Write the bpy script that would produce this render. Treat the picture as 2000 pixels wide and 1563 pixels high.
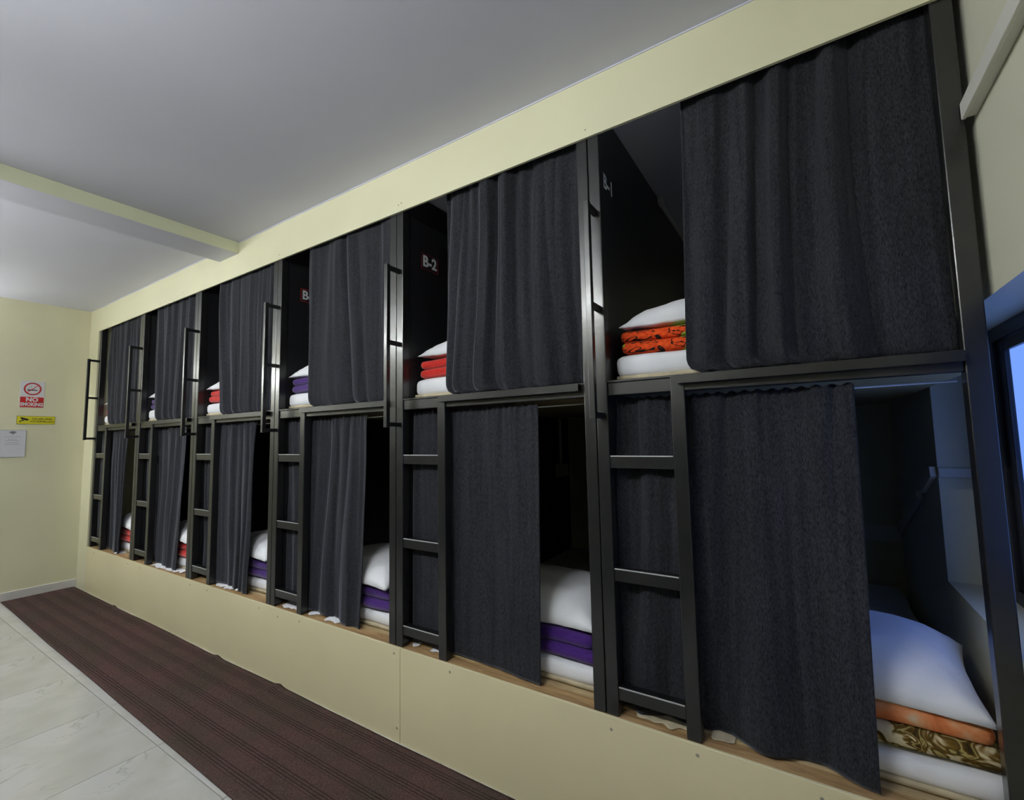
import bpy, bmesh, math, random
from mathutils import Vector, Matrix, noise

sc = bpy.context.scene
for o in list(bpy.data.objects):
    bpy.data.objects.remove(o)
COL = sc.collection

# ------------------------------------------------------------------ camera
CAM = Vector((0.6515, -1.5809, 1.3746))
yaw, pit, rol = (math.radians(a) for a in (32.7424, 4.7761, -1.0999))
F = Vector((-math.sin(yaw) * math.cos(pit), math.cos(yaw) * math.cos(pit), math.sin(pit)))
R0 = F.cross(Vector((0, 0, 1))).normalized()
U0 = R0.cross(F)
RR = R0 * math.cos(rol) + U0 * math.sin(rol)
UU = -R0 * math.sin(rol) + U0 * math.cos(rol)
cd = bpy.data.cameras.new('camera')
cd.sensor_fit = 'HORIZONTAL'
cd.sensor_width = 36.0
cd.lens = 897.34 / 2000 * 36.0
cd.clip_start = 0.02
cam = bpy.data.objects.new('camera', cd)
COL.objects.link(cam)
m = Matrix((RR, UU, -F)).transposed().to_4x4()
m.translation = CAM
cam.matrix_world = m
sc.camera = cam

# ------------------------------------------------------------------ sky, exposure
w = bpy.data.worlds.new('sky')
sc.world = w
w.use_nodes = True
nt = w.node_tree
bg = nt.nodes['Background']
bg.inputs['Color'].default_value = (0.25, 0.385, 1.0, 1)
bg.inputs['Strength'].default_value = 1.35
sc.view_settings.view_transform = 'Standard'
sc.view_settings.look = 'None'
sc.view_settings.gamma = 1
sc.view_settings.use_curve_mapping = False
sc.view_settings.exposure = 0.0
sc.cycles.caustics_reflective = False
sc.cycles.caustics_refractive = False
sc.cycles.max_bounces = 8
LAMP = 205.0            # radiance of the LED tubes

# ------------------------------------------------------------------ helpers
def put(o, name, parent=None, label=None, cat=None, group=None, kind=None):
    o.name = name
    if o.name not in COL.objects:
        COL.objects.link(o)
    if parent is not None:
        o.parent = parent
    if label: o['label'] = label
    if cat: o['category'] = cat
    if group: o['group'] = group
    if kind: o['kind'] = kind
    return o

def empty(name, loc=(0, 0, 0), **k):
    o = bpy.data.objects.new(name, None)
    o.empty_display_size = 0.05
    o.location = loc
    return put(o, name, **k)

def mesh_obj(name, me, mat, parent=None, smooth=False, **k):
    if mat and not me.materials:
        me.materials.append(mat)
    if smooth:
        for p in me.polygons:
            p.use_smooth = True
    o = bpy.data.objects.new(name, me)
    return put(o, name, parent, **k)

def bm_box(bm, a, b, bev=0.0, seg=2):
    x0, y0, z0 = a; x1, y1, z1 = b
    vs = [bm.verts.new(p) for p in ((x0, y0, z0), (x1, y0, z0), (x1, y1, z0), (x0, y1, z0),
                                    (x0, y0, z1), (x1, y0, z1), (x1, y1, z1), (x0, y1, z1))]
    fs = [bm.faces.new([vs[i] for i in q]) for q in ((0, 3, 2, 1), (4, 5, 6, 7), (0, 1, 5, 4), (1, 2, 6, 5), (2, 3, 7, 6), (3, 0, 4, 7))]
    if bev > 0:
        es = list({e for f in fs for e in f.edges})
        bmesh.ops.bevel(bm, geom=es, offset=bev, segments=seg, affect='EDGES', profile=0.5)

def fin(bm, name):
    bmesh.ops.recalc_face_normals(bm, faces=bm.faces[:])
    me = bpy.data.meshes.new(name)
    bm.to_mesh(me); bm.free()
    return me

def box(name, a, b, mat, parent=None, bev=0.0, seg=2, **k):
    bm = bmesh.new()
    bm_box(bm, a, b, bev, seg)
    return mesh_obj(name, fin(bm, name), mat, parent, **k)

def grid_mesh(name, nu, nv, fn, closed_u=False):
    vs = [fn(i / (nu if closed_u else nu - 1), j / (nv - 1)) for j in range(nv) for i in range(nu)]
    fs = []
    for j in range(nv - 1):
        for i in range(nu if closed_u else nu - 1):
            i2 = (i + 1) % nu
            fs.append((j * nu + i, j * nu + i2, (j + 1) * nu + i2, (j + 1) * nu + i))
    me = bpy.data.meshes.new(name)
    me.from_pydata(vs, [], fs)
    return me

def tube(name, pts, r, mat, parent=None, n=10, **k):
    pts = [Vector(p) for p in pts]
    vs, fs = [], []
    for i, p in enumerate(pts):
        d = (pts[min(i + 1, len(pts) - 1)] - pts[max(i - 1, 0)]).normalized()
        ref = Vector((0, 0, 1)) if abs(d.z) < .9 else Vector((1, 0, 0))
        a = d.cross(ref).normalized(); b = d.cross(a)
        for q in range(n):
            t = 2 * math.pi * q / n
            vs.append(p + (a * math.cos(t) + b * math.sin(t)) * r)
    for i in range(len(pts) - 1):
        for q in range(n):
            fs.append((i * n + q, i * n + (q + 1) % n, (i + 1) * n + (q + 1) % n, (i + 1) * n + q))
    fs.append(tuple(range(n))[::-1]); fs.append(tuple((len(pts) - 1) * n + q for q in range(n)))
    me = bpy.data.meshes.new(name); me.from_pydata([tuple(v) for v in vs], [], fs)
    return mesh_obj(name, me, mat, parent, smooth=True, **k)

# ------------------------------------------------------------------ materials
def srgb(r, g, b):
    f = lambda c: c / 12.92 if c <= .04045 else ((c + .055) / 1.055) ** 2.4
    return (f(r / 255), f(g / 255), f(b / 255), 1)

class M:
    def __init__(s, name, col=(.5, .5, .5, 1), rough=.5, spec=.5):
        s.m = bpy.data.materials.new(name); s.m.use_nodes = True
        s.t = s.m.node_tree; s.b = s.t.nodes['Principled BSDF']
        s.b.inputs['Base Color'].default_value = col
        s.b.inputs['Roughness'].default_value = rough
        s.b.inputs['Specular IOR Level'].default_value = spec
    def n(s, kind, **k):
        nd = s.t.nodes.new(kind)
        for a, v in k.items():
            if a in nd.inputs.keys(): nd.inputs[a].default_value = v
            else: setattr(nd, a, v)
        return nd
    def l(s, a, b): s.t.links.new(a, b)
    def coord(s, which='Object', scale=(1, 1, 1), rot=(0, 0, 0)):
        tc = s.n('ShaderNodeTexCoord'); mp = s.n('ShaderNodeMapping')
        mp.inputs['Scale'].default_value = scale; mp.inputs['Rotation'].default_value = rot
        s.l(tc.outputs[which], mp.inputs['Vector'])
        return mp.outputs['Vector']
    def noise(s, vec, scale, detail=3, rough=.5, dist=0):
        nd = s.n('ShaderNodeTexNoise')
        nd.inputs['Scale'].default_value = scale; nd.inputs['Detail'].default_value = detail
        nd.inputs['Roughness'].default_value = rough; nd.inputs['Distortion'].default_value = dist
        s.l(vec, nd.inputs['Vector']); return nd.outputs['Fac']
    def ramp(s, fac, stops, interp='LINEAR'):
        nd = s.n('ShaderNodeValToRGB'); cr = nd.color_ramp; cr.interpolation = interp
        while len(cr.elements) < len(stops): cr.elements.new(.5)
        for e, (p, c) in zip(cr.elements, stops): e.position = p; e.color = c
        s.l(fac, nd.inputs['Fac']); return nd.outputs['Color']
    def mix(s, fac, a, b, mode='MIX'):
        nd = s.n('ShaderNodeMixRGB', blend_type=mode)
        for sock, v in ((nd.inputs[0], fac), (nd.inputs[1], a), (nd.inputs[2], b)):
            if isinstance(v, (float, int, tuple)): sock.default_value = v
            else: s.l(v, sock)
        return nd.outputs[0]
    def base(s, c): s.l(c, s.b.inputs['Base Color'])
    def rough(s, c): s.l(c, s.b.inputs['Roughness'])
    def bump(s, h, strength, dist=.01):
        nd = s.n('ShaderNodeBump'); nd.inputs['Strength'].default_value = strength; nd.inputs['Distance'].default_value = dist
        s.l(h, nd.inputs['Height']); s.l(nd.outputs['Normal'], s.b.inputs['Normal'])

def paint(name, col, rough=.45, var=.05, bumpy=.08, spec=.4):
    x = M(name, col, rough, spec)
    v = x.coord('Object')
    n1 = x.noise(v, 1.3, 4)
    d = tuple(c * (1 - var) for c in col[:3]) + (1,); u = tuple(min(1, c * (1 + var)) for c in col[:3]) + (1,)
    x.base(x.ramp(n1, [(.3, d), (.7, u)]))
    x.bump(x.noise(v, 90, 3), bumpy, .002)
    return x.m

YELLOW = paint('yellow_wall_paint', (.66, .635, .445, 1), .42)
CEIL = paint('white_ceiling_paint', (.60, .60, .68, 1), .6, .02, .05)
BEAMU = CEIL
YELLOWGREEN = paint('beam_paint', (.64, .65, .46, 1), .5)
PANEL = paint('yellow_panel_laminate', (.70, .63, .40, 1), .32, .05, .03)

def metal_black():
    x = M('black_gloss_enamel', (.008, .008, .009, 1), .3, .5)
    x.b.inputs['Coat Weight'].default_value = .25; x.b.inputs['Coat Roughness'].default_value = .16
    v = x.coord('Object')
    n1 = x.noise(v, 14, 5, .6)
    x.base(x.ramp(n1, [(.35, (.007, .007, .008, 1)), (.75, (.014, .013, .012, 1))]))
    x.rough(x.ramp(x.noise(v, 5, 5, .65), [(.3, (.29,) * 3 + (1,)), (.75, (.35,) * 3 + (1,))]))
    return x.m
BLACK = metal_black()
RUNG_GLINT = M('rung_top_highlight', (.42, .42, .42, 1), .35, .6).m  # pale colour standing in for light reflected off the rung tops

def curtain_mat():
    x = M('charcoal_woven_fabric', (.02, .02, .024, 1), .95, .05)
    v = x.coord('Object', (1, 1, .30))
    n1 = x.noise(v, 300, 3, .75)
    v2 = x.coord('Object', (1, 1, .04))
    n2 = x.noise(v2, 45, 2, .6)
    a = x.ramp(n1, [(.32, (.008, .008, .0095, 1)), (.70, (.037, .038, .046, 1))])
    b = x.ramp(n2, [(.3, (.78, .78, .78, 1)), (.7, (1.18, 1.18, 1.18, 1))])
    x.base(x.mix(1.0, a, b, 'MULTIPLY'))
    x.b.inputs['Sheen Weight'].default_value = .25
    x.b.inputs['Sheen Roughness'].default_value = .38
    x.b.inputs['Sheen Tint'].default_value = (.82, .86, 1.0, 1)
    x.bump(n1, .3, .002)
    return x.m
CURT = curtain_mat()

def cloth(name, col, var=.06, scale=8, bump=.25, rough=.9):
    x = M(name, col, rough, .15)
    v = x.coord('Object')
    n1 = x.noise(v, scale, 4)
    d = tuple(c * (1 - var) for c in col[:3]) + (1,); u = tuple(min(1, c * (1 + var)) for c in col[:3]) + (1,)
    x.base(x.ramp(n1, [(.3, d), (.7, u)]))
    x.bump(x.noise(v, 22, 5, .6, .6), bump, .006)
    return x.m
WHITE = cloth('white_cotton', (.86, .86, .89, 1), .025, 5, .22)
BEIGE = cloth('beige_ticking', (.50, .43, .30, 1), .2, 14)
def fleece(name, col):
    x = M(name, col, .95, .05)
    v = x.coord('Object')
    d = tuple(c * .72 for c in col[:3]) + (1,)
    x.base(x.ramp(x.noise(v, 120, 3, .7), [(.35, d), (.65, col)]))
    x.b.inputs['Sheen Weight'].default_value = .3
    x.bump(x.noise(v, 150, 3, .7), .5, .003)
    return x.m
RED = fleece('red_fleece', (.62, .030, .022, 1))
PINKRED = fleece('crimson_fleece', (.50, .02, .045, 1))
PURPLE = fleece('purple_fleece', (.060, .018, .17, 1))

def orange_print():
    x = M('orange_printed_fleece', (.7, .1, .02, 1), .92, .08)
    v = x.coord('Object', (1, 1, 1.6), (.2, .5, .3))
    n = x.noise(v, 10, 2, .5, 1.2)
    base = x.ramp(x.noise(v, 60, 3), [(.3, (.50, .035, .008, 1)), (.7, (.78, .105, .022, 1))])
    # black outlines
    lines = x.ramp(n, [(.455, (0, 0, 0, 1)), (.475, (1, 1, 1, 1)), (.53, (1, 1, 1, 1)), (.55, (0, 0, 0, 1))])
    inv = x.ramp(n, [(.485, (0, 0, 0, 1)), (.495, (1, 1, 1, 1)), (.53, (1, 1, 1, 1)), (.54, (0, 0, 0, 1))])
    g = x.noise(x.coord('Object', (1, 1, 1), (1, .4, 2)), 5.2, 1.5, .5, .8)
    green = x.ramp(g, [(.555, (0, 0, 0, 1)), (.57, (1, 1, 1, 1)), (.63, (1, 1, 1, 1)), (.64, (0, 0, 0, 1))])
    c = x.mix(green, base, (.25, .42, .05, 1))
    c = x.mix(inv, c, (.02, .012, .01, 1))
    x.base(c); x.bump(x.noise(v, 150, 3), .4, .003)
    return x.m
ORANGE = orange_print()
def peach_print():
    x = M('peach_orange_fleece', (.7, .25, .1, 1), .92, .08)
    v = x.coord('Object', (1, 1, 1))
    x.base(x.ramp(x.noise(v, 11, 3, .55, .6), [(.30, (.36, .11, .04, 1)), (.48, (.66, .20, .07, 1)), (.60, (.70, .30, .13, 1)), (.72, (.62, .46, .30, 1))]))
    x.bump(x.noise(v, 150, 3), .4, .003)
    return x.m
PEACH = peach_print()
def leopard():
    x = M('brown_scroll_printed_fleece', (.3, .2, .05, 1), .92, .08)
    v = x.coord('Object', (1, 1, 1.2))
    n = x.noise(v, 13, 2, .5, 1.6)
    x.base(x.ramp(n, [(.30, (.030, .022, .010, 1)), (.40, (.10, .055, .010, 1)), (.455, (.42, .33, .12, 1)), (.50, (.06, .04, .012, 1)), (.56, (.16, .09, .015, 1)), (.62, (.62, .53, .33, 1)), (.75, (.60, .52, .34, 1))]))
    x.bump(x.noise(v, 150, 3), .4, .003)
    return x.m
BROWN = leopard()

def wood(name, a, b):
    x = M(name, a, .6, .3)
    v = x.coord('Object', (.7, 6, 6))
    x.base(x.ramp(x.noise(v, 9, 5, .6, .8), [(.3, a), (.7, b)]))
    x.bump(x.noise(v, 30, 4), .2, .003)
    return x.m
LEDGE = wood('raw_timber', (.24, .135, .055, 1), (.50, .33, .16, 1))
PLY = wood('raw_plywood', (.40, .29, .15, 1), (.58, .45, .26, 1))
DARKPLY = wood('painted_deck_board', (.36, .31, .16, 1), (.42, .36, .20, 1))
DIVIDER = paint('black_laminate_board', (.011, .011, .013, 1), .38, .15, .02, .5)

def carpet_mat():
    x = M('brown_ribbed_carpet', (.06, .04, .04, 1), .97, .05)
    tc = x.n('ShaderNodeTexCoord'); sp = x.n('ShaderNodeSeparateXYZ'); x.l(tc.outputs['Object'], sp.inputs[0])
    v = tc.outputs['Object']
    # bands of ribs across the width: rib lines along the runner
    rib = x.n('ShaderNodeMath', operation='MULTIPLY'); x.l(sp.outputs['Y'], rib.inputs[0]); rib.inputs[1].default_value = 2 * math.pi / .0135
    sn = x.n('ShaderNodeMath', operation='SINE'); x.l(rib.outputs[0], sn.inputs[0])
    band = x.n('ShaderNodeMath', operation='MULTIPLY'); x.l(sp.outputs['Y'], band.inputs[0]); band.inputs[1].default_value = 2 * math.pi / .108
    bs = x.n('ShaderNodeMath', operation='SINE'); x.l(band.outputs[0], bs.inputs[0])
    bm_ = x.ramp(bs.outputs[0], [(.0, (0, 0, 0, 1)), (.35, (1, 1, 1, 1))])
    r = x.ramp(sn.outputs[0], [(.1, (0, 0, 0, 1)), (.7, (1, 1, 1, 1))])
    mask = x.mix(1.0, bm_, r, 'MULTIPLY')
    pile = x.ramp(x.noise(v, 190, 4, .7), [(.3, (.032, .020, .019, 1)), (.7, (.120, .078, .072, 1))])
    tint = x.ramp(x.noise(v, 3.2, 3), [(.35, (.85, .95, .85, 1)), (.65, (1.1, .98, 1.0, 1))])
    c = x.mix(1.0, pile, tint, 'MULTIPLY')
    c = x.mix(x.mix(1.0, mask, (.75, .75, .75, 1), 'MULTIPLY'), c, (.018, .013, .013, 1))
    x.base(c)
    x.bump(x.noise(v, 260, 3, .7), .6, .004)
    return x.m
CARPET = carpet_mat()

def tile_mat():
    x = M('pale_marble_tile', (.6, .6, .56, 1), .16, .5)
    v = x.coord('Object')
    clouds = x.ramp(x.noise(v, 2.6, 4, .55, .4), [(.35, (.47, .46, .40, 1)), (.55, (.55, .54, .50, 1)), (.75, (.56, .55, .535, 1))])
    ve = x.noise(v, 2.1, 5, .62, 1.3)
    vein = x.ramp(ve, [(.487, (0, 0, 0, 1)), (.499, (1, 1, 1, 1)), (.501, (1, 1, 1, 1)), (.513, (0, 0, 0, 1))])
    gate = x.ramp(x.noise(v, 3.3, 2), [(.50, (0, 0, 0, 1)), (.66, (1, 1, 1, 1))])
    x.base(x.mix(x.mix(1., x.mix(1.0, vein, gate, 'MULTIPLY'), (.55, .55, .55, 1), 'MULTIPLY'), clouds, (.25, .255, .20, 1)))
    return x.m
TILE = tile_mat()
GROUT = paint('grey_grout', (.28, .27, .24, 1), .8)
SKIRT = paint('pale_skirting_tile', (.60, .59, .56, 1), .25, .05, .02)
PVC = paint('white_pvc', (.70, .69, .63, 1), .35, .03, .02)
WIRE = M('white_plastic_wire', (.75, .75, .72, 1), .4).m
FRAME = paint('black_powder_coated_aluminium', (.012, .011, .014, 1), .35, .1, .02, .5)
def glass_mat():
    x = M('window_glass')
    t = x.t; t.nodes.remove(x.b)
    out = t.nodes['Material Output']
    tr = x.n('ShaderNodeBsdfTransparent'); tr.inputs['Color'].default_value = (.80, .90, .97, 1)
    gl = x.n('ShaderNodeBsdfGlossy'); gl.inputs['Roughness'].default_value = .02
    mx = x.n('ShaderNodeMixShader'); mx.inputs[0].default_value = .06; x.l(tr.outputs[0], mx.inputs[1]); x.l(gl.outputs[0], mx.inputs[2])
    x.l(mx.outputs[0], out.inputs['Surface'])
    return x.m
GLASS = glass_mat()
MESH = paint('dark_insect_mesh', (.02, .02, .022, 1), .8)
def emit(name, col, s):
    x = M(name, (.8, .8, .8, 1)); x.b.inputs['Emission Color'].default_value = col; x.b.inputs['Emission Strength'].default_value = s
    return x.m
TUBE = emit('cool_white_led_tube', (.90, .95, 1.0, 1), LAMP)
S_WHITE = M('sign_white', (.62, .62, .64, 1), .35).m
S_RED = M('sign_red', (.50, .022, .018, 1), .4).m
S_DRED = M('sign_dark_red', (.20, .012, .016, 1), .4).m
S_BLACK = M('sign_black', (.015, .015, .015, 1), .4).m
S_YEL = M('sign_yellow', (.62, .56, .02, 1), .4).m
S_GREY = M('sign_grey', (.30, .30, .32, 1), .5).m
S_PAPER = M('sign_paper', (.60, .60, .64, 1), .3).m
SCREW = M('dull_steel', (.30, .27, .20, 1), .4).m

# ------------------------------------------------------------------ dimensions (metres)
ZC, ZTOP, ZLED = 2.757, 2.519, 0.416
XL, XR = -5.495, 1.059
YB, YF = 1.86, -2.15
ZRT, ZRB = 1.575, 1.522

# ------------------------------------------------------------------ the setting
ST = dict(kind='structure')
floor = box('floor', (XL, YF, -.06), (XR, YB, -.006), GROUT, **ST)
bm = bmesh.new(); bm_box(bm, (-.2985, -.2985, -.006), (.2985, .2985, 0), .0012, 1)
tile_me = fin(bm, 'floor_tile'); tile_me.materials.append(TILE)
i = 0
for a in range(11):
    for b in range(5):
        x = -1.35 - .3 + .6 * (a - 6) ; y = -.3 - .6 * b
        if x - .3 < XL - .7 or x > XR + .4: continue
        o = bpy.data.objects.new('tile', tile_me); put(o, 'tile', floor); o.location = (x, y, 0)

box('ceiling', (XL - .2, YF - .1, ZC), (XR + .3, YB, ZC + .12), CEIL, **ST)
box('ceiling', (-5.243, .03, 2.66), (XR, YB, 2.70), CEIL, **ST)
box('wall_left', (XL - .2, YF - .1, -.06), (XL, -.0115, ZC), YELLOW, **ST)
box('wall_back', (XL - .2, YB, -.06), (XR + .3, YB + .15, ZC), YELLOW, **ST)
box('wall_front', (XL - .2, YF - .15, -.06), (XR + .3, YF, ZC), YELLOW, **ST)
DARK_BOARD = paint('unseen_dark_board_paint', (.03, .028, .028, 1), .5, .1)  # board added out of view to darken reflections in the lower posts
box('unseen_dark_board', (XL + .001, YF, .0), (XR - .001, YF + .02, 1.55), DARK_BOARD, **ST)
box('wall_corner', (XL - .2, -.0115, -.06), (-5.2435, YB, ZC), YELLOW, **ST)
box('baseboard_left', (XL, YF, 0), (XL + .012, -.0125, .085), SKIRT, bev=.003, **ST)

WY0, WY1, WZ0, WZ1, WX1 = -.85, .81, .805, 1.712, 1.235
def wall_hole(name, mat):
    ys = (YF - .1, WY0, WY1, YB); zs = (-.06, WZ0, WZ1, ZC)
    bm = bmesh.new()
    V = {(i, j, k): bm.verts.new(((XR, WX1)[k], ys[i], zs[j])) for i in range(4) for j in range(4) for k in range(2)}
    for k in range(2):
        for i in range(3):
            for j in range(3):
                if (i, j) == (1, 1): continue
                bm.faces.new([V[i, j, k], V[i + 1, j, k], V[i + 1, j + 1, k], V[i, j + 1, k]])
    def side(a, b): bm.faces.new([V[a + (0,)], V[b + (0,)], V[b + (1,)], V[a + (1,)]])
    for i in range(3):
        side((i, 0), (i + 1, 0)); side((i, 3), (i + 1, 3)); side((0, i), (0, i + 1)); side((3, i), (3, i + 1))
    side((1, 1), (2, 1)); side((1, 2), (2, 2)); side((1, 1), (1, 2)); side((2, 1), (2, 2))
    return mesh_obj(name, fin(bm, name), mat, **ST)
RWALL = paint('cream_right_wall_paint', (.68, .67, .53, 1), .45)
wall_hole('wall_right', RWALL)

# fascia above the bunks and the beam
fas = box('trim_1', (-5.243, -.0115, ZTOP), (XR - .001, -.001, ZC - .0005), YELLOW, **ST)
box('trim_2', (-2.83, YF, 2.677), (-2.575, -.001, ZC + .01), CEIL, **ST)
box('trim_3', (-2.576, YF, 2.6785), (-2.572, -.001, ZC - .0005), YELLOWGREEN, **ST)
box('trim_5', (-5.243, -.0150, ZC - .0065), (XR - .001, -.0118, ZC - .0006), CEIL, **ST)
for sx, sz in ((-1.015, 2.555), (-.995, 2.56), (.0, 2.55), (-2.07, 2.55), (-3.4, 2.56)):
    bm = bmesh.new(); bmesh.ops.create_cone(bm, segments=8, radius1=.0035, radius2=.002, depth=.002, cap_ends=True, matrix=Matrix.Translation((sx, -.0125, sz)) @ Matrix.Rotation(math.pi / 2, 4, 'X'))
    mesh_obj('screw', fin(bm, 'screw'), SCREW, fas)

# window in the right wall
win = empty('window_1', (1.2, 0, WZ0), **ST)
def wbox(name, a, b, mat, parent=win, **k):
    off = Vector((1.2, 0, WZ0))
    pa = parent
    while pa is not win and pa is not None: pa = pa.parent
    return box(name, tuple(Vector(a) - off), tuple(Vector(b) - off), mat, parent, **k)
fx0, fx1 = 1.19, 1.228
wbox('frame_top', (fx0, WY0, WZ1 - .045), (fx1, WY1, WZ1), FRAME, bev=.002)
wbox('frame_bottom', (fx0, WY0, WZ0), (fx1, WY1, WZ0 + .045), FRAME, bev=.002)
wbox('frame_side', (fx0, WY1 - .045, WZ0 + .045), (fx1, WY1, WZ1 - .045), FRAME, bev=.002)
wbox('frame_side', (fx0, WY0, WZ0 + .045), (fx1, WY0 + .045, WZ1 - .045), FRAME, bev=.002)
wbox('frame_mullion', (fx0, .597, WZ0 + .045), (fx1, .640, WZ1 - .045), FRAME, bev=.002)
wbox('mesh_panel', (1.212, .640, WZ0 + .045), (1.214, WY1 - .045, WZ1 - .045), MESH)
for (a, b) in ((.596, -.02), (-.02, WY0 + .045)):
    s = empty('sash', parent=win)
    zz0, zz1 = WZ0 + .047, WZ1 - .047
    wbox('stile', (1.200, a - .062, zz0), (1.2145, a, zz1), FRAME, s, bev=.002)
    wbox('stile', (1.200, b, zz0), (1.2145, b + .05, zz1), FRAME, s, bev=.002)
    wbox('rail', (1.200, b + .05, zz1 - .035), (1.2145, a - .062, zz1), FRAME, s, bev=.002)
    wbox('rail', (1.200, b + .05, zz0), (1.2145, a - .062, zz0 + .04), FRAME, s, bev=.002)
    wbox('pane', (1.206, b + .05, zz0 + .04), (1.209, a - .062, zz1 - .035), GLASS, s)

# ------------------------------------------------------------------ LED tube lights (walls behind the camera and at the far end)
def led(loc, rotz, label, L=1.2):
    t = empty('led_tube_light', loc, label=label, cat='light'); t.rotation_euler = (0, 0, rotz)
    box('batten', (-L / 2, .0, -.02), (L / 2, .03, .02), PVC, t, bev=.004)
    tube('lamp_tube', [(-L / 2 + .03, .05, 0), (L / 2 - .03, .05, 0)], .016, TUBE, t, 12)
    box('end_cap', (-L / 2, .028, -.02), (-L / 2 + .03, .07, .02), PVC, t, bev=.004)
    box('end_cap', (L / 2 - .03, .028, -.02), (L / 2, .07, .02), PVC, t, bev=.004)
led((-.62, YF, 2.50), 0, 'LED tube batten on the wall opposite the bunk marked B-2')
led((-3.0, YF, 2.50), 0, 'LED tube batten on the wall opposite the fourth bunk from the window')
led((XL, -1.75, 2.25), -math.pi / 2, 'LED tube batten on the end wall near the no smoking sign')

# ------------------------------------------------------------------ platform under the bunks
plat = empty('bed_platform', (-2.1, 0, 0), label='long yellow panelled plinth with raw timber ledge below the bunks', cat='platform')
PO = Vector((-2.1, 0, 0))
def pbox(name, a, b, mat, **k): return box(name, tuple(Vector(a) - PO), tuple(Vector(b) - PO), mat, plat, **k)
pbox('front_panel', (-5.243, -.0112, .0), (-1.001, -.001, ZLED), PANEL, bev=.001, seg=1)
pbox('front_panel', (-.999, -.0112, .0), (XR - .001, -.001, ZLED), PANEL, bev=.001, seg=1)
pbox('ledge_board', (-5.242, -.0008, .36), (XR - .002, .062, ZLED - .001), LEDGE, bev=.002)
pbox('deck_board', (-5.242, .0625, .385), (XR - .002, YB - .002, ZLED + .004), PLY)
for x, z in ((-5.05, .375), (-4.23, .385), (-3.98, .385), (-3.1, .385), (-2.85, .385), (-2.2, .385), (-2.0, .37), (-1.79, .385), (-1.04, .385), (-1.02, .06), (-.70, .385), (.02, .375), (.30, .385), (.62, .38)):
    bm = bmesh.new(); bmesh.ops.create_cone(bm, segments=10, radius1=.006, radius2=.004, depth=.002, cap_ends=True,
        matrix=Matrix.Translation(Vector((x, -.0118, z)) - PO) @ Matrix.Rotation(math.pi / 2, 4, 'X'))
    mesh_obj('screw', fin(bm, 'screw'), SCREW, plat)

# ------------------------------------------------------------------ carpet
def carpet():
    nx, ny = 240, 40
    def fn(u, v):
        x = XL + .004 + u * (XR - .06 - XL)
        w0 = -.024 - .006 * noise.noise(Vector((x * 1.3, 3, 0))) - .004
        w1 = -.515 - .018 * (x - XL) - .008 * noise.noise(Vector((x * .9, 9, 1)))
        y = w0 + (w1 - w0) * v
        z = .006 + .004 * max(0, noise.noise(Vector((x * 2.0, y * 3, 5))))
        for xf in (-2.62, -1.93, -4.4):
            z += .012 * math.exp(-((x - xf - .25 * y) / .035) ** 2) * math.exp(-(v / .35) ** 2)
        return (x, y, z)
    me = grid_mesh('carpet_runner', nx, ny, fn)
    o = mesh_obj('carpet_runner', me, CARPET, smooth=True, label='dark brown ribbed carpet runner along the foot of the plinth', cat='carpet')
    s = o.modifiers.new('thick', 'SOLIDIFY'); s.thickness = .0055; s.offset = -1
carpet()

# ------------------------------------------------------------------ bunk frames
BAYS = [(.0015, 1.038), (-1.0395, -.0015), (-2.101, -1.0425), (-3.1595, -2.104), (-4.1985, -3.1625), (-5.243, -4.2015)]
ORD = ['first', 'second', 'third', 'fourth', 'fifth', 'sixth']
PW, PD = .0445, .045
def text_mesh(txt, size, mat, name, parent, mw, bold=.0, ext=.0006, sx=1.0):
    cu = bpy.data.curves.new(name, 'FONT'); cu.body = txt; cu.size = size; cu.extrude = ext; cu.offset = bold
    cu.align_x = 'CENTER'; cu.align_y = 'CENTER'; cu.resolution_u = 3
    t = bpy.data.objects.new('tmp', cu); COL.objects.link(t)
    dg = bpy.context.evaluated_depsgraph_get(); dg.update()
    me = bpy.data.meshes.new_from_object(t.evaluated_get(dg))
    bpy.data.objects.remove(t); bpy.data.curves.remove(cu)
    me.transform(Matrix.Diagonal((sx, 1, 1, 1)))
    me.transform(mw)
    me.materials.clear(); me.materials.append(mat)
    o = bpy.data.objects.new(name, me)
    return put(o, name, parent)
FACE_X = Matrix(((0, 0, 1, 0), (1, 0, 0, 0), (0, 1, 0, 0), (0, 0, 0, 1)))   # local X->+y, Y->+z, Z->+x

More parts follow.
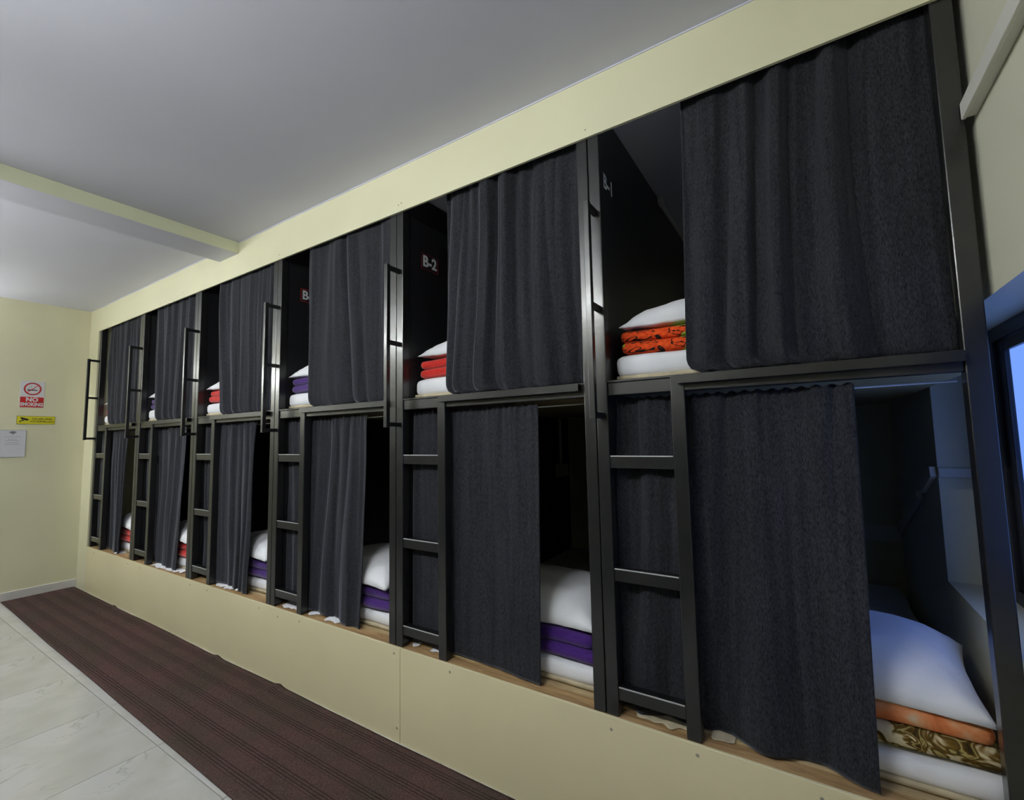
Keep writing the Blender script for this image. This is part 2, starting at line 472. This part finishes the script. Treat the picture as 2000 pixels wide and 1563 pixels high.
def bunk(i):
    x0, x1 = BAYS[i]
    W = x1 - x0
    lab = ['black steel bunk frame nearest the window, side board marked B-1',
           'black steel bunk frame marked B-2 in a red box',
           'black steel bunk frame third from the window, partly hidden B- label',
           'black steel bunk frame fourth from the window',
           'black steel bunk frame fifth from the window',
           'black steel bunk frame at the far end by the yellow wall'][i]
    t = empty('bunk_bed', (x0, 0, ZLED), label=lab, cat='bunk bed', group='row of black bunk frames')
    def b(name, a, c, mat=BLACK, par=t, **k):
        a = (a[0], a[1], a[2] - ZLED); c = (c[0], c[1], c[2] - ZLED)
        return box(name, a, c, mat, par, **k)
    zt = 2.64
    b('post', (0, 0, ZLED), (PW, PD, zt), bev=.003)
    rw = PW if i else .0465
    b('post', (W - rw, 0, ZLED), (W, PD, zt), bev=.003)
    # deck rail, lip and front tube
    b('deck_rail', (PW, .006, ZRB), (W - rw, .044, ZRT - .006), bev=.003)
    b('rail_lip', (PW, .002, ZRT - .006), (W - rw, .060, ZRT + .002), bev=.0015)
    sx0 = .289 - .0225
    bm = bmesh.new()
    # hollow square tube along the front of the rail
    tx0, tx1 = sx0 + .028, W - rw * (.55 if i else 1.05)
    if i: tx1 = W - rw - .012
    o_, w_ = .027, .003
    ya, yb, za, zb = -.024, .003, ZRT - .030, ZRT - .003
    V = []
    for xx in (tx0, tx1):
        V.append([bm.verts.new((xx, y, z - ZLED)) for y, z in ((ya, za), (yb, za), (yb, zb), (ya, zb))])
        V.append([bm.verts.new((xx, y, z - ZLED)) for y, z in ((ya + w_, za + w_), (yb - w_, za + w_), (yb - w_, zb - w_), (ya + w_, zb - w_))])
    for q in range(4):
        r = (q + 1) % 4
        bm.faces.new((V[0][q], V[0][r], V[2][r], V[2][q])); bm.faces.new((V[1][q], V[1][r], V[3][r], V[3][q]))
        bm.faces.new((V[0][q], V[0][r], V[1][r], V[1][q])); bm.faces.new((V[2][q], V[2][r], V[3][r], V[3][q]))
    mesh_obj('front_tube', fin(bm, 'front_tube'), BLACK, t)
    b('deck_board', (.03, .0605, ZRT - .040), (W - .03 if i else W - .001, YB - .03, ZRT + .002), DARKPLY)
    # ladder
    lad = empty('ladder', parent=t)
    b('stringer', (sx0, -.001, ZLED), (sx0 + .045, .043, ZRT + .001), par=lad, bev=.003)
    for z in (1.305, .912, .514):
        r = b('rung', (PW, .004, z - .043), (sx0, .040, z), par=lad, bev=.002)
        b('rung_highlight', (PW + .002, .002, z - .0025), (sx0 - .002, .0045, z + .0015), RUNG_GLINT, r)  # thin strip as a painted highlight along the rung's top edge
    # grab handle on the left post
    h = empty('grab_handle', parent=t)
    hx = .0225
    b('handle_bar', (hx - .011, -.092, 1.437), (hx + .011, -.070, 2.228), par=h, bev=.002)
    for z in (2.214, 1.846, 1.451):
        b('bracket', (hx - .009, -.071, z - .010), (hx + .009, .001, z + .010), par=h, bev=.001)
    # side board between this bunk and the next
    if i < 5:
        b('side_board', (.020, .0465, ZLED + .006), (.039, YB - .032, ZRT - .045), DIVIDER)
        sb = b('side_board', (.020, .0465, ZRT + .004), (.039, YB - .032, 2.655), DIVIDER)
        if i < 3:
            cy, cz, sz = [(.103, 2.364, .079), (.200, 2.3155, .075), (.196, 2.330, .075)][i]
            txt = 'B-%d' % (i + 1)
            hw, hh = .064, .043
            mw = Matrix.Translation((.0396, cy, cz - ZLED)) @ FACE_X
            if i == 0:
                text_mesh(txt, .082, S_WHITE, 'label_text', sb, mw, .0016, sx=1.0)
            else:
                text_mesh(txt, .082, S_WHITE, 'label_text', sb, mw, .0025, sx=.95)
                bm = bmesh.new()
                for (a, c) in (((cy - hw, cz - hh), (cy + hw, cz - hh + .003)), ((cy - hw, cz + hh - .003), (cy + hw, cz + hh)),
                               ((cy - hw, cz - hh), (cy - hw + .003, cz + hh)), ((cy + hw - .003, cz - hh), (cy + hw, cz + hh))):
                    bm_box(bm, (.039, a[0], a[1] - ZLED), (.0398, c[0], c[1] - ZLED))
                mesh_obj('label_frame', fin(bm, 'label_frame'), S_DRED if i == 1 else S_RED, sb)
    # curtain wires
    w1 = tube('curtain_wire', [(PW, .088, 1.503 - ZLED), (W / 2, .088, 1.500 - ZLED), (W - rw, .088, 1.505 - ZLED)], .0028, WIRE, t, 8)
    tube('curtain_wire', [(PW, .068, 2.585 - ZLED), (W - rw, .068, 2.585 - ZLED)], .003, WIRE, t, 8)
    return t
for i in range(6): bunk(i)

# ------------------------------------------------------------------ curtains
def curtain(label, xt, xb, zt, zb, y0, folds, amp, seed, corner=None, tuck=0., topgather=0., slant=0., group=None, flat=.0, yslope=0.):
    rnd = random.Random(seed)
    ph = [rnd.uniform(0, 6.28) for _ in range(6)]
    wd = xt[1] - xt[0]
    nu, nv = max(90, int(wd * 230)), 64
    z0 = zb
    org = Vector(((xt[0] + xt[1]) / 2, y0, zb))
    fk = [rnd.uniform(.55, 1.25) for _ in range(40)]
    def fn(u, v):
        # v 0 top .. 1 bottom
        a = xt[0] + (xb[0] - xt[0]) * v ** 1.2
        b = xt[1] + (xb[1] - xt[1]) * v ** 1.2
        z = zt + (zb - zt) * v
        uu = u
        if corner == 'L':
            r = .055; d = (z - zb) / r
            if d < 1: a += r * (1 - math.sqrt(max(0, 1 - (1 - d) ** 2))) * .9
        x = a + (b - a) * uu
        p = u * folds * .9 + .18 * math.sin(v * 2.6 + ph[1] + u * 4) + .25 * noise.noise(Vector((u * 3, v * 1.2, seed)))
        n_a = noise.noise(Vector((p * 1.1 + ph[4], v * .3, seed * 3.1)))
        n_b = noise.noise(Vector((p * 2.6, v * .45, seed + 8.)))
        q = (1 - 3.4 * abs(n_a + .12)) * .9 + n_b * .7 + .35 * math.sin(2 * math.pi * p * .7 + ph[0]) - .25
        q = max(-1.1, min(1.1, q))
        env = (1 - flat * v) * (.6 + .4 * math.sin(min(1, v * 3 + .35) * math.pi / 2))
        y = y0 + amp * env * q - yslope * max(0, u - .42)
        y += amp * .35 * noise.noise(Vector((x * 7, z * 3, seed * 1.7)))
        if topgather:
            g = math.exp(-v * zt_len / .035)
            y += topgather * g * math.sin(2 * math.pi * u * folds * 4.3 + ph[2] + 2 * math.sin(u * 9))
            z += topgather * .9 * g * math.sin(2 * math.pi * u * folds * 3.1 + ph[3])
        if tuck:
            t = max(0, 1 - (z - zb) / .09)
            y += tuck * t * t
            z += .006 * t * noise.noise(Vector((x * 14, 2, seed)))
        else:
            t = max(0, 1 - (z - zb) / .2)
            z += t * (slant * (u - .5) + .012 * noise.noise(Vector((x * 5, 7, seed))))
        return (x - org.x, y - org.y, z - org.z)
    zt_len = zt - zb
    me = grid_mesh('curtain', nu, nv, fn)
    o = mesh_obj('curtain', me, CURT, smooth=True, label=label, cat='curtain', group=group)
    o.location = org
    s = o.modifiers.new('thick', 'SOLIDIFY'); s.thickness = .003; s.offset = 0
    return o
GU, GL = 'upper bunk curtains', 'lower bunk curtains'
UPL = ['dark charcoal curtain of the upper bunk nearest the window, widest in view',
       'charcoal curtain beside the B-2 label, upper bunk with red blanket and deep folds',
       'charcoal curtain half covering the B- label of the third upper bunk from the window',
       'charcoal curtain of the fourth upper bunk from the window, beside a small red blanket',
       'charcoal curtain of the fifth upper bunk from the window, next to the last one',
       'charcoal curtain of the upper bunk at the far end by the yellow wall']
#            top x0,x1         bottom x0,x1
UP = [((.340, .990), (.316, .990), 8, .025), ((-.745, -.046), (-.759, -.050), 7, .025), ((-1.806, -1.088), (-1.795, -1.092), 6, .013),
      ((-2.881, -2.150), (-2.851, -2.155), 8, .016), ((-4.011, -3.208), (-3.971, -3.212), 9, .015), ((-5.030, -4.248), (-4.973, -4.252), 9, .015)]
for i, (t, b, f, a) in enumerate(UP):
    curtain(UPL[i], t, b, 2.60, ZRT + .006, .034 if i < 2 else .025, f, a, 11 + i * 7, corner='L', tuck=.004, group=GU)
LOL = ['charcoal curtain of the lower bunk nearest the window, seen through and beside the nearest ladder',
       'smooth charcoal curtain of the lower bunk under B-2, beside the second ladder',
       'charcoal curtain of the third lower bunk from the window, behind the third ladder',
       'charcoal curtain of the fourth lower bunk from the window, behind the fourth ladder',
       'charcoal curtain of the fifth lower bunk from the window, left of a red blanket',
       'charcoal curtain of the lower bunk at the far end by the yellow wall']
LO = [((.052, .766), (.040, .752), 6, .024, 0., .1), ((-.988, -.263), (-.985, -.279), 5, .009, -.01, .6), ((-2.046, -1.292), (-2.04, -1.346), 6, .015, -.03, .2),
      ((-3.105, -2.366), (-3.10, -2.418), 7, .018, -.02, .1), ((-4.145, -3.35), (-4.14, -3.468), 6, .015, -.02, .3), ((-5.19, -4.513), (-5.18, -4.57), 8, .018, -.02, .1)]
for i, (t, b, f, a, sl, fl) in enumerate(LO):
    curtain(LOL[i], t, b, 1.512, ZLED + .010, .062, f, a, 71 + i * 5, topgather=.004, slant=sl, group=GL, flat=fl, yslope=.05)

# ------------------------------------------------------------------ bedding
def soft_box(name, sx, sy, sz, r, seed, amp, mat, parent, loc, sub=(30, 16, 6), label=None):
    """rounded, slightly wobbly slab standing on z=0"""
    bm = bmesh.new()
    nx, ny, nz = sub
    pts = {}
    def vert(i, j, k):
        if (i, j, k) in pts: return pts[i, j, k]
        p = Vector((sx * (i / nx - .5), sy * (j / ny - .5), sz * (k / nz)))
        c = Vector((max(-sx / 2 + r, min(sx / 2 - r, p.x)), max(-sy / 2 + r, min(sy / 2 - r, p.y)), max(r, min(sz - r, p.z))))
        d = p - c
        if d.length > 1e-6:
            m_ = max(abs(d.x), abs(d.y), abs(d.z))
            p = c + d.normalized() * m_
        n = Vector((noise.noise(p * 6 + Vector((seed, 0, 0))), noise.noise(p * 6 + Vector((0, seed, 9))), noise.noise(p * 5 + Vector((4, 0, seed))))) * amp
        p = p + n
        v = bm.verts.new(p); pts[i, j, k] = v; return v
    for i in range(nx):
        for j in range(ny):
            bm.faces.new([vert(i, j, 0), vert(i, j + 1, 0), vert(i + 1, j + 1, 0), vert(i + 1, j, 0)])
            bm.faces.new([vert(i, j, nz), vert(i + 1, j, nz), vert(i + 1, j + 1, nz), vert(i, j + 1, nz)])
    for i in range(nx):
        for k in range(nz):
            bm.faces.new([vert(i, 0, k), vert(i + 1, 0, k), vert(i + 1, 0, k + 1), vert(i, 0, k + 1)])
            bm.faces.new([vert(i, ny, k), vert(i, ny, k + 1), vert(i + 1, ny, k + 1), vert(i + 1, ny, k)])
    for j in range(ny):
        for k in range(nz):
            bm.faces.new([vert(0, j, k), vert(0, j, k + 1), vert(0, j + 1, k + 1), vert(0, j + 1, k)])
            bm.faces.new([vert(nx, j, k), vert(nx, j + 1, k), vert(nx, j + 1, k + 1), vert(nx, j, k + 1)])
    o = mesh_obj(name, fin(bm, name), mat, parent, smooth=True)
    o.location = loc
    if label: o['label'] = label
    return o

def mattress(x0, x1, z, label, h=.092, seed=1, yf=.06):
    t = empty('mattress', ((x0 + x1) / 2, yf + .87, z), label=label, cat='mattress')
    sx, sy = x1 - x0, 1.74
    soft_box('sheet_cover', sx, sy, h - .012, .032, seed, .007, WHITE, t, (0, 0, .012), (44, 50, 7))
    soft_box('mattress_base', sx - .004, sy - .006, .022, .008, seed + 3, .002, BEIGE, t, (0, 0, .0), (24, 24, 2))
    return t

def flap(mt, xa, xb, ya, mat, seed):
    """a bit of sheet pulled out over the timber ledge"""
    ox, oy, oz = mt.location
    def fn(u, v):
        x = xa + (xb - xa) * u
        y = .088 + (ya - .088) * v * (.62 + .38 * math.sin(math.pi * u ** .6) ** .5 + .45 * noise.noise(Vector((x * 26, 1, seed))))
        z = ZLED + .0075 * (1 - v) + .0025 + .004 * abs(noise.noise(Vector((x * 30, y * 30, seed))))
        return (x - ox, y - oy, z - oz)
    o = mesh_obj('sheet_flap', grid_mesh('sheet_flap', 30, 10, fn), mat, mt, smooth=True)
    sm = o.modifiers.new('thick', 'SOLIDIFY'); sm.thickness = .0015; sm.offset = 1

def pillow(cx, cy, z, w_, d_, h_, label, seed, rz=0., rx=0., ry=0.):
    n = 56; m_ = 40
    rnd = random.Random(seed)
    vs, fs = [], []
    def pt(u, v, top):
        au, av = abs(u), abs(v)
        x = w_ / 2 * u * (1 - .07 * (1 - v * v) * au ** 3)
        y = d_ / 2 * v * (1 - .08 * (1 - u * u) * av ** 3)
        pf = (max(0, 1 - au ** 2.4) * max(0, 1 - av ** 2.4)) ** .52
        hh = h_ * (.68 if top else -.32) * pf
        edge = max(au, av)
        wr = noise.noise(Vector((x * 9, y * 9, seed + (0 if top else 5)))) * .010 + noise.noise(Vector((x * 24 + y * 8, y * 20, seed))) * .0045 * edge
        # radiating creases from the corners
        cr = sum(math.exp(-((u - a) ** 2 + (v - b) ** 2) / .22) * math.sin(math.atan2(v - b * 1.02, u - a * 1.02) * 22 + seed) for a in (-1, 1) for b in (-1, 1))
        hh += (wr + cr * .004) * (pf ** .5 if pf > 0 else 0)
        droop = -.02 * edge ** 6
        return (x, y, hh + droop + .003 * noise.noise(Vector((x * 12, y * 12, seed * 2))))
    idx = {}
    for top in (1, 0):
        for j in range(m_ + 1):
            for i in range(n + 1):
                on_edge = i in (0, n) or j in (0, m_)
                if on_edge and not top:
                    idx[top, i, j] = idx[1, i, j]; continue
                idx[top, i, j] = len(vs); vs.append(pt(2 * i / n - 1, 2 * j / m_ - 1, top))
    for top in (1, 0):
        for j in range(m_):
            for i in range(n):
                q = [idx[top, i, j], idx[top, i + 1, j], idx[top, i + 1, j + 1], idx[top, i, j + 1]]
                fs.append(q if top else q[::-1])
    me = bpy.data.meshes.new('pillow'); me.from_pydata(vs, [], fs)
    o = mesh_obj('pillow', me, WHITE, smooth=True, label=label, cat='pillow')
    o.location = (cx, cy, z + h_ * .34); o.rotation_euler = (rx, ry, rz)
    return o

def blanket(cx, cy, z, w_, d_, mats, label, seed, hs=(.042, .042), group=None):
    t = empty('folded_blanket', (cx, cy, z), label=label, cat='blanket', group=group)
    zz = 0
    for k, (mt, h) in enumerate(zip(mats, hs)):
        soft_box('fold', w_ - .012 * k, d_ - .01 * k, h, h * .48, seed + k * 3, .006, mt, t, (.006 * (-1) ** k, .004 * k, zz), (34, 18, 6))
        zz += h * .95
    return zz

ZU, ZL_ = ZRT + .004, ZLED + .006
upl_b = ['orange printed blanket folded under the pillow of the upper bunk marked B-1',
         'bright red blanket folded under the pillow of the upper bunk marked B-2',
         'purple blanket folded under the pillow of the third upper bunk from the window',
         'red blanket folded under the pillow of the fourth upper bunk from the window',
         'purple blanket folded under the pillow of the fifth upper bunk from the window',
         'crimson blanket folded in the upper bunk at the far end']
upl_mat = [(ORANGE, ORANGE), (RED, RED), (PURPLE, PURPLE), (RED, RED), (PURPLE, PURPLE), (PINKRED, PINKRED)]
lol_b = ['peach and brown patterned blanket folded in the lower bunk nearest the window',
         'purple blanket folded in the lower bunk under the B-2 bunk',
         'purple blanket folded in the third lower bunk from the window',
         'purple blanket folded in the fourth lower bunk from the window',
         'red blanket folded in the fifth lower bunk from the window',
         'red blanket folded in the lower bunk at the far end']
lol_mat = [(BROWN, PEACH), (PURPLE, PURPLE), (PURPLE, PURPLE), (PURPLE, PURPLE), (RED, RED), (RED, RED)]
where = ['nearest the window', 'second from the window', 'third from the window', 'fourth from the window', 'fifth from the window', 'at the far end']
for i, (x0, x1) in enumerate(BAYS):
    a, b = x0 + .046, x1 - (.048 if i else .004)
    # upper
    mattress(a + .006, b - .004, ZU, 'white mattress on the upper bunk ' + where[i], .098, 3 + i, .066 if i < 2 else .050)
    zb_ = ZU + .098 + .004
    lx = a + .010
    h = blanket(lx + .30, .295 if i < 2 else .272, zb_, .58, .43, upl_mat[i], upl_b[i], 20 + i, (.046, .046), 'folded blankets on the upper bunks')
    pillow(lx + .325, .300 if i < 2 else .268, zb_ + h + .002, .64, .43, .125, 'white pillow on the folded blanket of the upper bunk ' + where[i], 40 + i, rz=[.03, .02, .05, .04, .04, .04][i], ry=[-.03, 0, -.06, -.05, -.03, -.03][i])
    # lower
    mt = mattress(a + .006, b - .004, ZL_, 'white mattress on the lower bunk ' + where[i], .086, 13 + i, .082 if i < 2 else .078)
    for (xa, xb, ya, mm) in ([(.09, .27, .030, BEIGE), (.33, .40, .038, BEIGE)], [(-.98, -.94, .032, WHITE), (-.86, -.79, .034, WHITE)], [(-2.03, -1.83, .022, WHITE), (-1.775, -1.70, .026, WHITE), (-1.62, -1.50, .020, WHITE)],
                              [(-2.84, -2.55, .022, WHITE)], [(-3.86, -3.36, .014, WHITE)], [(-4.7, -4.55, .02, WHITE)])[i]:
        flap(mt, xa, xb, ya, mm, 5 + i)
    zb_ = ZL_ + .086 + .004
    rx = b - .010 - [0, .0, .02, .015, .02, .02][i]
    h = blanket(rx - .30, .300 if i < 2 else .283, zb_, .58, .43, lol_mat[i], lol_b[i], 60 + i, (.060, .052) if i == 0 else (.054, .054), 'folded blankets on the lower bunks')
    pillow(rx - .325, .310 if i < 2 else .275, zb_ + h + .002, .64, .45, .15, 'white pillow on the folded blanket of the lower bunk ' + where[i], 80 + i, rz=[-.05, .0, -.08, -.10, -.10, -.10][i], rx=[.10, .05, .03, .0, .02, .0][i])

# ------------------------------------------------------------------ trunking, socket
ct = empty('cable_trunking', (XR, -.02, 2.19), label='white cable trunking running along the upper right wall from the bunk post', cat='trunking')
box('base_channel', (-.022, -2.3, -.020), (0, .012, .020), PVC, ct, bev=.002)
box('snap_cover', (-.030, -2.3, -.023), (-.0205, .014, .023), PVC, ct, bev=.003)
ct = empty('cable_trunking', (XR, YB, .79), label='white trunking low on the back wall climbing to the window jamb', cat='trunking')
box('wall_channel', (-6.2, -.022, -.044), (-.001, -.001, .044), PVC, ct, bev=.003)
def bar(name, p, q, wid, th, mat, parent):
    p, q = Vector(p), Vector(q); d = q - p
    bm = bmesh.new(); bm_box(bm, (-th / 2, 0, -wid / 2), (th / 2, d.length, wid / 2), .002)
    o = mesh_obj(name, fin(bm, name), mat, parent)
    o.matrix_local = Matrix.Translation(p) @ Matrix.Rotation(math.atan2(d.z, d.y), 4, 'X')
    return o
bar('side_channel', (-.012, -.03, .03), (-.012, -.72, .30), .04, .02, PVC, ct)
bar('side_channel', (-.012, -.80, .335), (-.012, -1.035, .425), .04, .02, PVC, ct)
box('jamb_channel', (0, -1.062, .405), (.13, -1.051, .440), PVC, ct, bev=.002)
ct = empty('cable_trunking', (.0415, .9, 2.635), label='thin pale trunking along the top of the B-1 side board', cat='trunking')
box('base_channel', (0, .0, -.012), (.014, .9, .012), PVC, ct, bev=.002)
box('junction_cap', (-.0, -.05, -.02), (.022, .0, .02), PVC, ct, bev=.004)
so = empty('wall_socket', (-1.0395 + .0395, 1.665, 1.12), label='dim white socket box with vertical conduit in the lower bunk under B-2', cat='socket')
box('socket_plate', (0, -.09, -.048), (.03, .09, .048), PVC, so, bev=.005)
box('conduit', (0, -.012, .048), (.014, .012, .40), PVC, so, bev=.002)
for k in (-1, 1):
    box('rocker', (.03, k * .045 - .025, -.028), (.034, k * .045 + .025, .028), PVC, so, bev=.003)

# ------------------------------------------------------------------ signs on the end wall
def plate(name, y0, y1, z0, z1, mat, label, th=.003):
    t = empty(name, (XL, (y0 + y1) / 2, (z0 + z1) / 2), label=label, cat='sign')
    hw, hh = (y1 - y0) / 2, (z1 - z0) / 2
    box('plate', (.0003, -hw, -hh), (th, hw, hh), mat, t, bev=.0008, seg=1)
    return t, hw, hh
def rect(name, par, x, y0, z0, y1, z1, mat, th=.0008): return box(name, (x, y0, z0), (x + th, y1, z1), mat, par)
def poly(name, par, x, pts, mat, th=.0008):
    bm = bmesh.new()
    f = bm.faces.new([bm.verts.new((x, p[0], p[1])) for p in pts])
    g = bmesh.ops.extrude_face_region(bm, geom=[f])
    bmesh.ops.translate(bm, vec=(th, 0, 0), verts=[v for v in g['geom'] if isinstance(v, bmesh.types.BMVert)])
    return mesh_obj(name, fin(bm, name), mat, par)
def ring(name, par, x, cy, cz, ro, ri, mat, a0=0, a1=2 * math.pi, n=48, th=.0008, sq=1.0):
    bm = bmesh.new(); full = abs(a1 - a0 - 2 * math.pi) < 1e-6
    L = []
    for k in range(n + (0 if full else 1)):
        t = a0 + (a1 - a0) * k / n
        L.append([bm.verts.new((x + dx, cy + r * math.cos(t), cz + sq * r * math.sin(t))) for r, dx in ((ri, 0), (ro, 0), (ro, th), (ri, th))])
    m_ = len(L)
    for k in range(m_ if full else m_ - 1):
        A, B = L[k], L[(k + 1) % m_]
        for q in range(4): bm.faces.new((A[q], A[(q + 1) % 4], B[(q + 1) % 4], B[q]))
    if not full:
        bm.faces.new(L[0]); bm.faces.new(L[-1])
    return mesh_obj(name, fin(bm, name), mat, par)
def txt(s, size, mat, par, y, z, x, bold=0., sx=1.): return text_mesh(s, size, mat, 'lettering', par, Matrix.Translation((x, y, z)) @ FACE_X, bold, .0004, sx)

t, hw, hh = plate('no_smoking_sign', -.484, -.320, 1.750, 2.000, S_WHITE, 'red and white no smoking sign on the end wall')
rect('red_field', t, .003, -hw + .003, -hh + .003, hw - .003, -.025, S_RED)
txt('NO', .052, S_WHITE, t, 0, -.051, .0043, .002)
txt('SMOKING', .044, S_WHITE, t, 0, -.096, .0043, .0018, .78)
ring('prohibition_ring', t, .003, 0, .052, .057, .048, S_RED)
ring('prohibition_ring_outline', t, .0032, 0, .052, .0595, .057, S_DRED)
poly('cigarette', t, .0032, [(-.036, .036), (.032, .036), (.032, .043), (-.036, .046)], S_BLACK)
poly('smoke_curl', t, .0032, [(-.034, .052), (-.030, .052), (-.018, .066), (-.012, .078), (-.006, .080), (-.010, .070), (-.020, .058)], S_GREY)
c45 = math.cos(math.pi / 4) * .050
poly('prohibition_bar', t, .0036, [(-c45, .052 - c45 + .004), (-c45 + .004, .052 - c45), (c45, .052 + c45 - .004), (c45 - .004, .052 + c45)], S_RED)

t, hw, hh = plate('surveillance_sign', -.494, -.235, 1.594, 1.670, S_YEL, 'yellow camera surveillance sign on the end wall', .003)
for e in ((-hw, -hh, hw, -hh + .002), (-hw, hh - .002, hw, hh), (-hw, -hh, -hw + .002, hh), (hw - .002, -hh, hw, hh)):
    rect('border_line', t, .0029, *e, S_BLACK)
poly('camera_icon', t, .003, [(-.108, .022), (-.098, .026), (-.045, .008), (-.062, -.006), (-.098, .006)], S_BLACK)
poly('camera_icon', t, .003, [(-.110, -.022), (-.105, -.022), (-.104, -.014), (-.086, -.008), (-.080, .000), (-.088, .002), (-.104, -.006), (-.110, -.006)], S_BLACK)
txt('YOU ARE UNDER', .020, S_BLACK, t, .040, .011, .0034, .0004, .9)
txt('CCTV SURVEILLANCE', .020, S_BLACK, t, .040, -.013, .0034, .0004, .86)

t, hw, hh = plate('wifi_notice', -.600, -.424, 1.290, 1.540, S_PAPER, 'laminated white notice with wireless symbol, lowest of the signs on the end wall', .006)
for e in ((-hw, -hh, hw, -hh + .003), (-hw, hh - .003, hw, hh), (hw - .003, -hh, hw, hh), (-hw, -hh, -hw + .003, hh)):
    rect('edge_strip', t, .0062, *e, S_GREY)
for ro in (.010, .020, .030):
    ring('wireless_arc', t, .0062, .0, .082, ro, ro - .006, S_BLACK, math.pi * .22, math.pi * .78, 16)
rnd = random.Random(4)
for z, ww in ((.062, .11), (.040, .06), (.028, .09), (.008, .08), (-.008, .10)):
    y = -ww / 2
    while y < ww / 2:
        l = rnd.uniform(.006, .016); rect('print_line', t, .0062, y, z - .002, min(y + l, ww / 2), z + .002, S_GREY, .0003); y += l + .004
